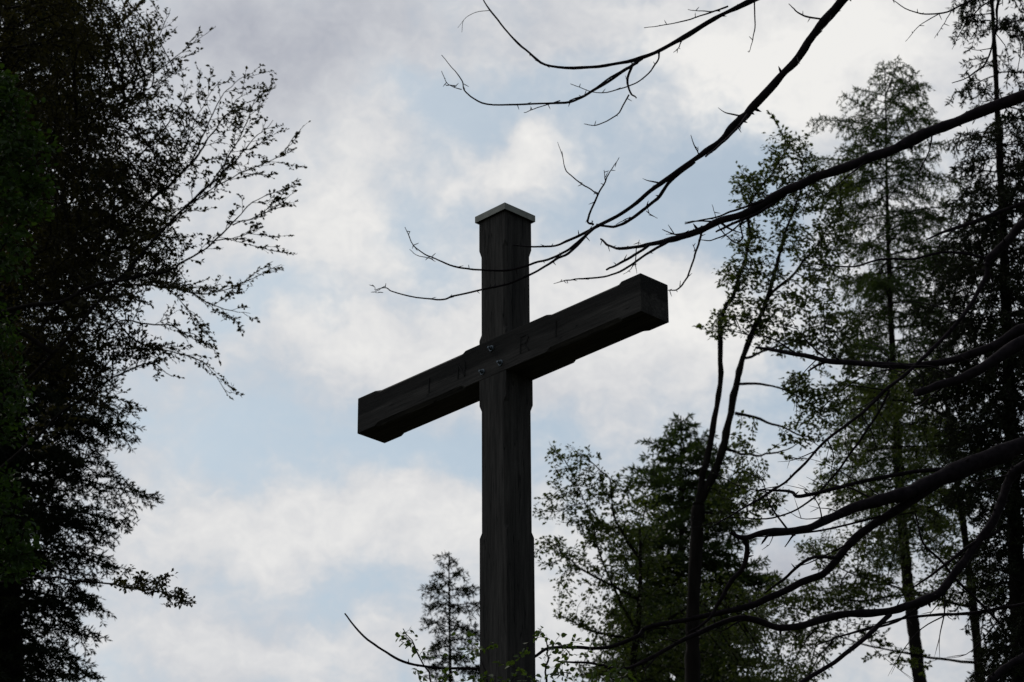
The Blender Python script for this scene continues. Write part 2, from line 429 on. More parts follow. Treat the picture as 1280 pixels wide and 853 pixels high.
# carved letters as thin raised strips, groove shade put into their dark colour
def letter(ch, px, py, h):
    x, z = beam_s(px, py); bm = bmesh.new()
    def bar(x0, z0, x1, z1, t=.010):
        d = Vector((x1 - x0, 0, z1 - z0)); n = Vector((-d.z, 0, d.x)).normalized() * t / 2; q = []
        for yy, kk in ((0, 1.0), (-.0025, .7)):
            q.append([bm.verts.new((x0 + n.x * sx_ * kk, yy, z0 + n.z * sx_ * kk)) if e_ == 0 else bm.verts.new((x1 + n.x * sx_ * kk, yy, z1 + n.z * sx_ * kk))
                      for e_, sx_ in ((0, -1), (1, -1), (1, 1), (0, 1))])
        bm.faces.new(q[1]); bm.faces.new(q[0][::-1])
        for k in range(4): bm.faces.new((q[0][k], q[0][(k + 1) % 4], q[1][(k + 1) % 4], q[1][k]))
    H = h / 2; w = h * .30
    if ch == 'I': bar(0, -H, 0, H)
    if ch == 'N': bar(-w, -H, -w, H); bar(w, -H, w, H); bar(-w, H, w, -H)
    if ch == 'R':
        bar(-w, -H, -w, H); bar(-w, H * .9, w * .5, H * .9); bar(w * .5, H * .9, w * .9, H * .5); bar(w * .9, H * .5, w * .5, H * .05)
        bar(w * .5, H * .05, -w, H * .05); bar(-w * .2, H * .05, w * 1.1, -H)
    bmesh.ops.recalc_face_normals(bm, faces=bm.faces)
    o = cobj('carved_letter', bm, M_CARVE); o.location = (x, yf - .0005, z); return o
for ch, px, py, h in (('I', 536.6, 482, .080), ('N', 577, 463, .085), ('R', 656, 429.5, .100), ('I', 695, 411.5, .090)): letter(ch, px, py, h)

# ================================================================== broadleaf trees
BP, BD = 2.3, 2.4
def grow(P0, par0, attr, step, kill, iters, bias=(0, 0, 0), jit=.15, r=None):
    r = r or rng
    cap_ = 60000
    P = np.zeros((cap_, 3)); P[:len(P0)] = P0; par = list(par0); n = len(P0)
    cnt = np.zeros(cap_, int); bias = np.array(bias)
    nd = np.full(len(attr), 1e9); ni = np.zeros(len(attr), int)
    for s0 in range(0, n, 200):
        d = np.linalg.norm(attr[:, None] - P[None, s0:min(n, s0 + 200)], axis=2); k = d.argmin(1); dm = d[np.arange(len(attr)), k]
        u = dm < nd; nd[u] = dm[u]; ni[u] = k[u] + s0
    alive = nd > kill
    for it in range(iters):
        if not alive.any(): break
        a = np.where(alive)[0]
        uq, inv = np.unique(ni[a], return_inverse=True)
        S = np.zeros((len(uq), 3)); np.add.at(S, inv, unit(attr[a] - P[ni[a]]))
        dead = cnt[uq] > 5
        if dead.any(): alive[a[dead[inv]]] = False
        ok = ~dead; uq = uq[ok]; S = S[ok]
        if len(uq) == 0: continue
        pd = unit(P[uq] - P[np.maximum(np.array(par)[uq], 0)]); pd[np.array(par)[uq] < 0] = 0; pd[uq < len(par0)] *= .4
        d = unit(unit(S) + bias + .75 * pd + r.normal(0, jit, S.shape))
        m = len(uq)
        if n + m > cap_: break
        P[n:n + m] = P[uq] + d * step; par += list(uq); cnt[uq] += 1
        new = P[n:n + m]; a = np.where(alive)[0]
        for s0 in range(0, m, 400):
            q = new[s0:s0 + 400]
            dd = np.sqrt(((attr[a][:, None] - q[None]) ** 2).sum(2)); k = dd.argmin(1); dm = dd[np.arange(len(a)), k]
            u = dm < nd[a]; nd[a[u]] = dm[u]; ni[a[u]] = k[u] + s0 + n
        n += m
        alive &= nd > kill
    return P[:n].copy(), np.array(par)

def clumps(spec, Y, r, dens=1.0, depth=None, thin=1.0, lay=0):
    """attractors in flattened ellipsoids; spec = (px, py, rx_px, ry_px, n[, Y offset])"""
    o = []
    for c in spec:
        px, py, rx, ry, n = c[:5]; dy = c[5] if len(c) > 5 else 0
        n = int(n * dens * (thin if c[4] < 62 else 1)); dep = depth or max(rx, ry) * .9 / F * Y
        q = unit(r.normal(size=(n, 3))) * r.random((n, 1)) ** .42
        for k in range(n):
            p = unp(px + q[k, 0] * rx, py + q[k, 1] * ry, Y + dy + q[k, 2] * max(.35, dep))
            if lay:     # foliage hangs in flat, slightly tilted layers
                t = p[2] + .18 * abs(p[0] - unp(px, py, Y)[0]); p[2] += (round(t / lay) * lay - t) * .75
            o.append(p)
    return np.array(o)

def px_path(pts, Y, dys=None):
    """(px, py[, Y offset]) list to world points"""
    return np.array([unp(p[0], p[1], Y + (p[2] if len(p) > 2 else 0)) for p in pts])

def spray(mb, path, L0, t0, gap, r, leaf, width, up=(0, 0, 1), depth=1):
    """herringbone of leafy side twigs along a limb, all pointing forward"""
    seg = np.linalg.norm(np.diff(path, axis=0), axis=1); cum = np.concatenate([[0], np.cumsum(seg)]); T = cum[-1]
    nrm = unit(np.array(up, float) + r.normal(0, .35, 3))
    s_ = t0 * T; sg = 1
    while s_ < T:
        f = (s_ - t0 * T) / ((1 - t0) * T + 1e-6)
        p = np.array([np.interp(s_, cum, path[:, c]) for c in range(3)]); q = np.array([np.interp(min(s_ + .05, T), cum, path[:, c]) for c in range(3)])
        d0 = unit(q - p) if s_ < T - .05 else unit(path[-1] - path[-2])
        side = unit(np.cross(d0, nrm)) * sg; sg = -sg
        a = r.uniform(.45, .85); d = unit(d0 * math.cos(a) + side * math.sin(a) + nrm * r.normal(0, .25))
        L = L0 * (1 - .65 * f) * r.uniform(.35, 1.15)
        d2 = unit(d + d0 * .35 + r.normal(0, .18, 3)); d3 = unit(d2 + d0 * .25 + r.normal(0, .2, 3))
        pts = np.array([p, p + d * L * .35, p + d * L * .35 + d2 * L * .35, p + d * L * .35 + d2 * L * .35 + d3 * L * .3])
        tube(mb, pts, np.array([.0045, .0036, .0028, .0015]) * (.6 + .5 * min(L, 1)), 3, 0)
        n = max(3, int(L / .016)); u = .12 + .88 * r.random(n); i = np.minimum((u * 3).astype(int), 2); w = (u * 3 - i)[:, None]
        pos = pts[i] * (1 - w) + pts[i + 1] * w; ax0 = unit(pts[i + 1] - pts[i])
        sv = unit(np.cross(ax0, nrm)) * np.where(r.random((n, 1)) < .5, 1, -1)
        ax = ax0 * .6 + sv * .7 + r.normal(0, .3, ax0.shape); nm = nrm + r.normal(0, .5, ax0.shape)
        ln = leaf * (.55 + .7 * r.random(n)); leaves(mb, pos + ax0 * .005, ax, nm, ln, ln * width, 1)
        if depth and L > .22: spray(mb, pts, L * .45, .2, gap * .8, r, leaf, width, tuple(nrm), 0)
        s_ += gap * r.uniform(.5, 1.5)

def broadleaf(name, label, cat, Y, base_px, trunk, limbs, spec, leafmat, bark=None, leaf=.06, per=3, step=.16, kill=.17,
              dens=1.0, r_tip=.0035, tr=(.16, .03), seed=1, leaf_tips=10, flat=.55, group=None, spread=.10, shape=0, ext=None, width=.62,
              depth=None, thin=1.0, bias=(0, 0, .06), lay=.2, spr=None):
    r = np.random.default_rng(seed); bark = bark or M_BARK
    tp = px_path(trunk, Y)
    bx, by = tp[0][0] + base_px[0], tp[0][1] + base_px[1]
    zb = float(ground_z(bx, by))
    tp = np.vstack([[bx, by, zb - .2], [bx * .6 + tp[0][0] * .4, by * .6 + tp[0][1] * .4, zb + (tp[0][2] - zb) * .5], tp])
    root = thing(name, label, cat, (bx, by, zb), group)
    tp = smooth_path(tp, 6); nr = len(tp)
    t_ = np.linspace(0, 1, nr); rad = tr[0] * (1 - t_) + tr[1] * t_
    rad *= 1 + .06 * r.normal(size=nr); rad[:2] *= 1.35
    mb = MB(); tube(mb, tp, rad, 10, 0, .05); mb.build('trunk', [bark], root)
    P0 = [p for p in tp[2:]]; par = [-1] + list(range(len(P0) - 1))
    n0 = len(P0); sp_list = []
    for lb in limbs:
        pts, w0, w1 = lb[:3]
        lp = px_path(pts, Y)
        P0a = np.array(P0); q = np.linalg.norm(P0a - lp[0], axis=1); k = int(q.argmin())
        if q[k] > .12: lp = np.vstack([P0a[k], lp])
        sp = smooth_path(lp, 6); jj = r.normal(0, .007, sp.shape); jj[1:] = (jj[1:] + jj[:-1]) / 1.5; sp += jj; sp_list.append(sp)
        mbl = MB(); tube(mbl, sp, np.linspace(w0, w1, len(sp)) * (1 + .07 * r.normal(size=len(sp))), 6)
        mbl.build('limb', [bark], root)
        prev = k
        for p in sp[1:]:
            P0.append(p); par.append(prev); prev = len(P0) - 1
    step *= .68; kill *= .60; per = int(round(per * BP)); dens = dens * BD
    at = clumps(spec, Y, r, dens, depth, thin, lay)
    n_seed = len(P0)
    P, par = grow(np.array(P0), par, at, step, kill, 160, bias, .13, r)
    n = len(P)
    tips = np.zeros(n); ch = [[] for _ in range(n)]
    for i in range(n - 1, n_seed - 1, -1):
        if tips[i] == 0: tips[i] = 1
        tips[par[i]] += tips[i]; ch[par[i]].append(i)
    R = r_tip * np.maximum(tips, 1) ** .42
    mb = MB()
    starts = [i for i in range(n_seed, n) if par[i] < n_seed]
    stack = list(starts)
    while stack:
        i = stack.pop(); pts = [P[par[i]], P[i]]; rr = [R[i], R[i]]
        while ch[i]:
            c = sorted(ch[i], key=lambda k: -tips[k]); stack += c[1:]; i = c[0]; pts.append(P[i]); rr.append(R[i])
        rr[-1] *= .5
        tube(mb, pts, rr, 4 if rr[0] > .012 else 3, 0)
    if spr:
        for sp in sp_list: spray(mb, sp, spr[0], spr[1], spr[2], r, leaf * .9, width, up=spr[3])
    # leaves on the thin wood
    idx = np.array([i for i in range(n_seed, n) if tips[i] <= leaf_tips])
    idx = np.repeat(idx, per)
    d = unit(P[idx] - P[par[idx]])
    off = r.random((len(idx), 1))
    pos = P[par[idx]] * (1 - off) + P[idx] * off
    sd_ = r.normal(size=(len(idx), 3)); sd_[:, 2] *= .35; sd_ = unit(sd_)
    pos = pos + sd_ * r.random((len(idx), 1)) * spread
    ax = d * .8 + sd_ + r.normal(0, .25, d.shape); ax[:, 2] -= .25
    nm = r.normal(0, flat, d.shape); nm[:, 2] += 1
    ln = leaf * .78 * (.65 + .6 * r.random(len(idx)))
    leaves(mb, pos, ax, nm, ln, ln * width, 1, shape)
    mb.build('crown', [bark, leafmat], root)
    return root

# ================================================================== conifers
def conifer(name, label, cat, Y, trunk, prof, mat_n, bark=None, tr=(.22, .02), spacing=.16, needle=(.07, .014), per_m=55,
            rise=.18, droop=.55, hang=.35, seed=1, z_lo=None, top=None, group=None, twig_gap=.11, fill=1.0, sparse=None, lv=.25):
    """trunk = pixels from low to high; prof = (py, left px, right px) reach of the branches"""
    r = np.random.default_rng(seed); bark = bark or M_BARK
    tp = px_path(trunk, Y); bx, by = tp[0][0], tp[0][1]; zb = float(ground_z(bx, by))
    dvx = (tp[1][0] - tp[0][0]) / (tp[1][2] - tp[0][2])
    bx = bx - dvx * (tp[0][2] - zb) * .6
    tp = np.vstack([[bx, by, zb - .2], tp]); root = thing(name, label, cat, (bx, by, zb), group)
    sp = smooth_path(tp, 22); t_ = (sp[:, 2] - sp[0, 2]) / (sp[-1, 2] - sp[0, 2])
    rad = tr[0] * (1 - t_) + tr[1]; rad = rad * (1 + .04 * r.normal(size=len(rad)))
    mb = MB(); tube(mb, sp, rad, 14, 0, .05); mb.build('trunk', [bark], root)
    zt = tp[-1][2]
    pz = np.array([unp(640, p[0], Y)[2] for p in prof]); o = pz.argsort()
    tx = np.array([np.interp(z, tp[:, 2], tp[:, 0]) for z in pz])
    wl = np.array([unp(640 - p[1], p[0], Y)[0] for p in prof]); wr = np.array([unp(640 + p[2], p[0], Y)[0] for p in prof])
    wl = -wl; pz, wl, wr = pz[o], wl[o], wr[o]
    zl = pz[0] if z_lo is None else z_lo
    mb = MB(); NP, ND = [], []
    z = zt - .05
    zs = unp(640, sparse[0], Y)[2] if sparse else 1e9
    az0 = r.random() * 6.28
    while z > zl:
        az0 += 2.4 + r.normal(0, .35); z -= spacing * (.4 + 1.2 * r.random()) 
        if r.random() > (sparse[1] if z > zs else fill): continue
        side = math.cos(az0)
        Lr = np.interp(z, pz, wr); Ll = np.interp(z, pz, wl)
        L = (Lr if side > 0 else Ll) * abs(side) + .5 * (Lr + Ll) * (1 - abs(side))
        L *= (.62 + .48 * r.random()) if r.random() > lv else (.3 + .5 * r.random())
        if L < .06: L = .06
        st_ = np.array([np.interp(z, tp[:, 2], tp[:, 0]), np.interp(z, tp[:, 2], tp[:, 1]), z])
        h = np.array([math.cos(az0), math.sin(az0), 0]); sdv = np.array([-h[1], h[0], 0])
        tt = np.linspace(0, 1, 8)
        up = rise + .35 * np.clip((z - (zt - 2.0)) / 2.0, 0, 1); dr = droop * (.6 + .8 * r.random()) * (1 - .7 * np.clip((z - (zt - 2.0)) / 2.0, 0, 1))
        bend = r.normal(0, .12)
        pts = st_ + h * (L * tt)[:, None] + sdv * (bend * L * tt ** 2)[:, None]
        pts[:, 2] += L * (up * tt - dr * tt ** 2 + .45 * dr * tt ** 3)
        tube(mb, pts, np.linspace(.006 + .008 * L, .003, 8), 4, 0)
        nt_ = max(3, int(L / twig_gap))
        for k in range(nt_):
            t = .12 + .88 * (k + r.random()) / nt_
            sgn = 1 if k % 2 else -1
            p = np.array([np.interp(t, tt, pts[:, c]) for c in range(3)])
            tl = (.12 + .42 * L * (1 - t) ** .8 * min(1, t * 3)) * (.5 + .8 * r.random())
            dv = h * .65 + sdv * sgn * (.75 + .3 * r.random()); dv[2] += r.normal(0, .12); dv = unit(dv)
            q = np.array([p, p + dv * tl * .5 + [0, 0, -.06 * tl], p + dv * tl + [0, 0, -hang * tl * (.4 + r.random())]])
            tube(mb, q, [.0045, .0035, .002], 3, 0)
            NP.append(q[0:2]); NP.append(q[1:3])
            # side shoots
            for e_ in range(int(tl / .13)):
                u = .25 + .75 * r.random(); pp = q[0] + (q[2] - q[0]) * u
                d2 = unit(dv * .5 + np.cross(dv, [0, 0, 1]) * (1 if e_ % 2 else -1) * .8 + [0, 0, -hang * r.random() * 1.8])
                sl_ = tl * .35 * (.5 + r.random()); NP.append(np.array([pp, pp + d2 * sl_]))
        NP.append(np.array([pts[-3], pts[-1]])); NP.append(np.array([pts[-5], pts[-3]]))
    S = np.array([q[0] for q in NP]); E_ = np.array([q[1] for q in NP]); ln = np.linalg.norm(E_ - S, axis=1)
    c = np.maximum(2, (ln * per_m).astype(int)); ix = np.repeat(np.arange(len(S)), c)
    u = r.random((len(ix), 1)); pos = S[ix] * (1 - u) + E_[ix] * u; d = unit(E_ - S)[ix]
    ax = d * .75 + unit(r.normal(size=d.shape)) * .75
    leaves(mb, pos, ax, r.normal(size=d.shape), needle[0] * (.6 + .7 * r.random(len(ix))), needle[1], 1)
    # leader
    lead = np.array([[sp[-1] + [0, 0, -.4]], [sp[-1]]]).reshape(2, 3)
    mb.build('crown', [bark, mat_n], root)
    print(name, 'needles', len(ix))
    return root
# ------------------------------------------------------------------ left side
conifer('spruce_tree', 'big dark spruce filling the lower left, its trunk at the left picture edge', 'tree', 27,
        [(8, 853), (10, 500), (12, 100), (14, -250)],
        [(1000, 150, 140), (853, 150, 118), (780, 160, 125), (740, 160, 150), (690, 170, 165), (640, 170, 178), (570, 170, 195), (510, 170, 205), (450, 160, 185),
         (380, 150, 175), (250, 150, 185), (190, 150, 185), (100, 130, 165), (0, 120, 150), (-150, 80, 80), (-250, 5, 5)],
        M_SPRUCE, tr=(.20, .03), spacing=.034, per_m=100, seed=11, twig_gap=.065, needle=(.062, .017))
broadleaf('beech_tree', 'tall brown leaved beech at upper left with long sprays reaching right into the sky', 'tree', 22, (-.6, 0),
          [(-70, 900), (-60, 640), (-50, 400), (-35, 200), (-10, 40), (20, -120)],
          [([(-10, 520), (60, 400), (171, 270), (215, 230), (244, 199), (262, 172), (285, 140), (305, 112)], .022, .0025),
           ([(40, 470, -.5), (130, 370, -.5), (221, 270, -.5), (275, 218, -.5), (304, 190, -.5), (342, 149, -.5)], .020, .002),
           ([(235, 256, -.4), (290, 222, -.2), (342, 199, 0), (372, 168, 0)], .008, .002),
           ([(262, 232, -.4), (296, 180, -.4), (318, 130, -.3), (334, 112, -.3)], .007, .002),
           ([(240, 205, .1), (262, 150, .2), (285, 112, .2), (316, 90, .2)], .007, .002),
           ([(200, 245, .1), (228, 190, .3), (252, 135, .4), (276, 100, .4)], .007, .002),
           ([(-10, 420, .4), (76, 340, .6), (164, 307, .5), (215, 278, .4), (244, 250, .4), (290, 205, .4)], .018, .0025),
           ([(0, 395, -.8), (76, 377, -.9), (126, 354, -.9), (202, 340, -.8), (228, 329, -.8), (269, 300, -.8), (316, 253, -.8), (362, 236, -.8)], .020, .002),
           ([(290, 280, -.8), (330, 268, -.7), (368, 240, -.7)], .006, .002), ([(265, 303, -.8), (300, 296, -.7), (322, 288, -.6)], .005, .002),
           ([(126, 354, .8), (202, 357, .8), (247, 367, .8), (285, 361, .8), (352, 330, .8)], .012, .002),
           ([(240, 366, .8), (275, 385, .8), (312, 392, .8)], .006, .002),
           ([(126, 376, .2), (171, 427, .3), (215, 440, .3), (253, 452, .3), (287, 492, .3)], .011, .002),
           ([(150, 400, .2), (200, 405, .3), (240, 418, .3), (272, 442, .3)], .008, .002), ([(140, 330, .2), (190, 350, .3), (235, 385, .3), (258, 420, .3)], .008, .002),
           ([(0, 250, .5), (60, 180, .5), (130, 120, .5), (200, 85, .5), (258, 42, .5)], .018, .002),
           ([(60, 190, .2), (130, 150, .2), (190, 110, .2), (230, 85, .2)], .012, .002), ([(120, 150, .6), (165, 90, .6), (200, 40, .6), (212, 12, .6)], .010, .002),
           ([(10, 200, 1), (80, 100, 1), (150, 30, 1), (205, -20, 1)], .018, .003),
           ([(-20, 400, 1), (30, 330, 1), (110, 250, 1), (190, 180, 1), (225, 130, 1), (235, 105, 1)], .018, .002),
           ([(30, 330, -.2), (100, 290, -.2), (180, 240, -.2), (236, 180, -.2)], .012, .002),
           ([(100, 480, .1), (140, 450, .1), (185, 430, .1), (228, 440, .1)], .010, .002),
           ([(-60, 640), (30, 560), (100, 500), (180, 455), (215, 470)], .016, .003)],
          [(60, 40, 115, 85, 460), (60, 170, 125, 90, 560), (50, 300, 115, 80, 480), (150, 60, 50, 50, 150),
           (165, 135, 55, 42, 170), (175, 195, 48, 38, 170), (195, 215, 40, 22, 90), (185, 330, 48, 30, 120), (160, 275, 55, 45, 170), (100, 360, 90, 50, 240), (120, 430, 70, 35, 130), (60, 430, 70, 60, 220)],
          M_BEECH_L, leaf=.045, per=3, step=.11, kill=.12, seed=5, leaf_tips=7, spread=.05, tr=(.2, .04), flat=.6, dens=1.1, bias=(.28, 0, .22), lay=0, spr=(.52, .32, .09, (.1, -.6, .8)))
broadleaf('maple_sapling', 'fresh green leafy young tree at the left picture edge before the darker trees', 'tree', 17, (-.3, 0),
          [(-60, 900), (-50, 600), (-40, 350), (-30, 150)],
          [([(-50, 640), (-10, 640), (30, 650)], .015, .004), ([(-45, 400), (-10, 330), (30, 270)], .015, .004), ([(-40, 250), (-5, 190), (25, 150)], .012, .004),
           ([(-50, 520), (-10, 480), (20, 470)], .012, .004)],
          [(0, 130, 38, 35, 60), (15, 190, 50, 45, 90), (20, 250, 48, 30, 60), (-10, 300, 50, 40, 50), (-20, 420, 40, 60, 60), (-10, 520, 40, 30, 40), (10, 690, 40, 25, 55), (-20, 620, 40, 40, 40)],
          M_GREEN, leaf=.052, per=5, step=.10, kill=.11, seed=9, leaf_tips=8, spread=.09, tr=(.06, .015), shape=1, width=.8)
broadleaf('beech_sapling', 'low thin beech whose single leafy spray pokes right from under the big spruce', 'tree', 20, (-.2, 0),
          [(-40, 900), (-30, 780), (-10, 730)], [([(-10, 730), (60, 722), (130, 730), (175, 738), (215, 745), (236, 752)], .010, .003)],
          [(190, 733, 26, 7, 12), (222, 745, 14, 6, 8), (236, 756, 5, 5, 2), (160, 722, 14, 5, 5)],
          M_BEECH_L, leaf=.045, per=3, step=.06, kill=.06, seed=19, spread=.03, tr=(.04, .012), depth=.3)

# ------------------------------------------------------------------ behind the cross
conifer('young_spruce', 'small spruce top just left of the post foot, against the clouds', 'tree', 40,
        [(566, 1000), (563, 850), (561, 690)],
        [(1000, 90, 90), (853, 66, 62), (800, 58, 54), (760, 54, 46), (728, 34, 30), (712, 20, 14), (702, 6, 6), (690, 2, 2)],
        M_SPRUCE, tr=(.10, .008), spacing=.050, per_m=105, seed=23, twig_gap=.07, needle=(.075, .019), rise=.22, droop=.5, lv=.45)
conifer('fir_tree', 'bushy green conifer with a pointed top right of the post', 'tree', 36,
        [(850, 1000), (850, 800), (852, 640), (851, 520)],
        [(1000, 150, 150), (853, 130, 150), (780, 120, 130), (720, 110, 105), (660, 95, 95), (620, 75, 85), (590, 60, 70), (562, 36, 34), (540, 13, 14), (520, 2, 2)],
        M_LARCH, tr=(.13, .008), spacing=.028, per_m=85, seed=31, twig_gap=.075, needle=(.085, .024), rise=.35, droop=.5, hang=.2)
broadleaf('young_beech', 'light green beech with airy outer branches close to the right of the post', 'tree', 29, (0, 0),
          [(790, 950), (790, 850), (800, 750), (800, 660)],
          [([(795, 790), (760, 720), (735, 640), (715, 590)], .018, .003), ([(800, 750), (740, 720), (700, 690)], .02, .005), ([(800, 700), (770, 650), (760, 600), (735, 575)], .02, .005),
           ([(795, 800), (740, 790), (700, 770)], .02, .005), ([(795, 800), (860, 760), (910, 740)], .02, .005)],
          [(705, 572, 24, 14, 16), (730, 582, 26, 14, 14), (725, 605, 40, 18, 45), (755, 615, 25, 25, 30), (690, 632, 22, 18, 28), (712, 640, 26, 20, 28), (690, 690, 18, 20, 22), (718, 700, 24, 24, 26), (703, 735, 16, 14, 10),
           (750, 665, 30, 25, 45), (790, 650, 40, 45, 110), (800, 720, 60, 40, 150), (760, 770, 45, 22, 55), (840, 790, 90, 50, 260), (900, 760, 60, 40, 130), (800, 840, 90, 35, 180), (930, 820, 60, 40, 120)],
          M_BEECH, leaf=.060, per=3, step=.14, kill=.14, dens=1.05, seed=41, leaf_tips=8, spread=.08, tr=(.10, .010), flat=.7, spr=(.5, .3, .12, (0, 0, 1)))
broadleaf('forked_beech', 'slender beech whose stem forks into two leaning stems with loose leafy crowns', 'tree', 26, (0, 0),
          [(866, 1000), (866, 853), (866, 772), (872, 650), (873, 630)],
          [([(873, 634), (877, 600), (887, 559), (900, 480), (902, 400), (917, 365), (936, 308), (939, 254), (968, 213), (987, 178)], .042, .007),
           ([(874, 628), (900, 575), (916, 506), (929, 448), (948, 400), (961, 368), (971, 333), (983, 286), (999, 242), (1004, 205)], .045, .007),
           ([(961, 372), (1006, 327), (1031, 292), (1048, 262)], .018, .0025), ([(918, 480), (966, 482), (998, 496), (1020, 510)], .014, .0025),
           ([(918, 517), (966, 530), (1003, 546), (1030, 560)], .016, .0025), ([(908, 562), (945, 570), (982, 562), (1003, 551)], .015, .0025),
           ([(929, 448), (980, 430), (1040, 415)], .015, .0025), ([(903, 420), (890, 412)], .008, .0025), ([(872, 640), (920, 640), (960, 635)], .014, .0025),
           ([(985, 180), (978, 168)], .008, .0025)],
          [(940, 238, 26, 26, 45), (925, 225, 10, 12, 8), (968, 215, 22, 18, 30), (985, 188, 26, 22, 42), (1004, 205, 18, 18, 22), (975, 260, 30, 22, 36), (1015, 245, 30, 22, 40), (1050, 240, 25, 20, 34), (935, 308, 28, 22, 42), (945, 345, 34, 26, 60),
           (912, 345, 16, 14, 14), (905, 408, 22, 12, 26), (925, 385, 26, 18, 38), (960, 395, 30, 22, 48), (1000, 300, 36, 26, 48), (1030, 330, 34, 30, 55), (1010, 375, 38, 22, 55), (1045, 290, 30, 28, 50), (985, 425, 48, 16, 55), (1040, 410, 40, 20, 50),
           (1000, 478, 24, 10, 18), (1030, 500, 36, 16, 36), (1015, 525, 26, 12, 22), (1060, 450, 30, 20, 26), (925, 545, 20, 10, 5),
           (930, 600, 24, 16, 22), (900, 640, 30, 20, 30), (960, 630, 26, 14, 20)],
          M_BEECH, leaf=.060, per=4, step=.11, kill=.12, seed=52, leaf_tips=7, spread=.07, tr=(.085, .06), flat=.6, spr=(.42, .45, .16, (0, 0, 1)))
conifer('larch_tree', 'tall larch with a straight bare trunk and a feathery translucent crown', 'tree', 34,
        [(1170, 1000), (1150, 853), (1140, 770), (1130, 680), (1122, 560), (1115, 430), (1110, 300), (1107, 140), (1106, 84)],
        [(700, 70, 70), (620, 100, 110), (520, 100, 125), (420, 100, 130), (330, 100, 130), (250, 110, 120), (190, 108, 105), (150, 100, 90), (130, 62, 75), (110, 36, 46), (95, 16, 20), (86, 4, 4)],
        M_LARCH, bark=M_BARK, tr=(.15, .003), spacing=.047, per_m=88, seed=61, twig_gap=.052, needle=(.06, .015), rise=.22, droop=.5, hang=.6, lv=.5)
broadleaf('low_beech', 'beech with flat leafy layers reaching left under the larch trunk at lower right', 'tree', 30, (.3, 0),
          [(1230, 1000), (1225, 853), (1210, 700), (1190, 560), (1180, 480)],
          [([(1215, 760), (1140, 740), (1060, 715), (1005, 690)], .02, .003), ([(1150, 742), (1080, 750), (1000, 750), (950, 772)], .015, .003), ([(1160, 640), (1090, 620), (1035, 612)], .012, .003), ([(1120, 500), (1060, 480), (1010, 488)], .012, .003), ([(1200, 620), (1140, 640), (1080, 650)], .014, .003), ([(1190, 560), (1110, 560), (1040, 575)], .014, .003),
           ([(1225, 830), (1150, 820), (1060, 800), (980, 770)], .018, .003), ([(1210, 700), (1240, 660), (1260, 640)], .014, .003), ([(1185, 520), (1120, 500), (1050, 500)], .014, .003)],
          [(1045, 688, 50, 22, 60), (1100, 680, 50, 24, 60), (1000, 745, 60, 24, 80), (1060, 745, 50, 30, 80), (960, 780, 50, 30, 70), (1010, 800, 50, 20, 50), (1090, 735, 45, 22, 50), (1175, 735, 30, 25, 35),
           (1060, 560, 40, 18, 30), (1040, 610, 36, 14, 24), (1090, 520, 50, 30, 50), (1160, 560, 45, 50, 90), (1180, 640, 40, 40, 75), (1200, 700, 36, 26, 60), (1075, 620, 30, 20, 16), (1160, 480, 50, 30, 60),
           (1220, 600, 40, 60, 110), (1230, 740, 34, 24, 60), (985, 840, 50, 25, 60)],
          M_BEECH, leaf=.056, per=4, step=.12, kill=.13, dens=.85, seed=71, leaf_tips=8, spread=.07, tr=(.10, .012), flat=.6, depth=.8, spr=(.6, .2, .11, (0, 0, 1)))
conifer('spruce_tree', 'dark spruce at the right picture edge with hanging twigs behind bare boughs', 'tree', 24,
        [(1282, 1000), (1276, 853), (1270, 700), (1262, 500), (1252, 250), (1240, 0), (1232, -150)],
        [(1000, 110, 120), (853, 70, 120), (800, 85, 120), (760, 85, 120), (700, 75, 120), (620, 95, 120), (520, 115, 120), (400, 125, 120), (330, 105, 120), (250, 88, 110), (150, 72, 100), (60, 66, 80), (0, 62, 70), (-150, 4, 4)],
        M_SPRUCE, tr=(.12, .005), spacing=.029, per_m=120, seed=83, twig_gap=.06, needle=(.055, .015), sparse=(250, .5), hang=.9, droop=.5)

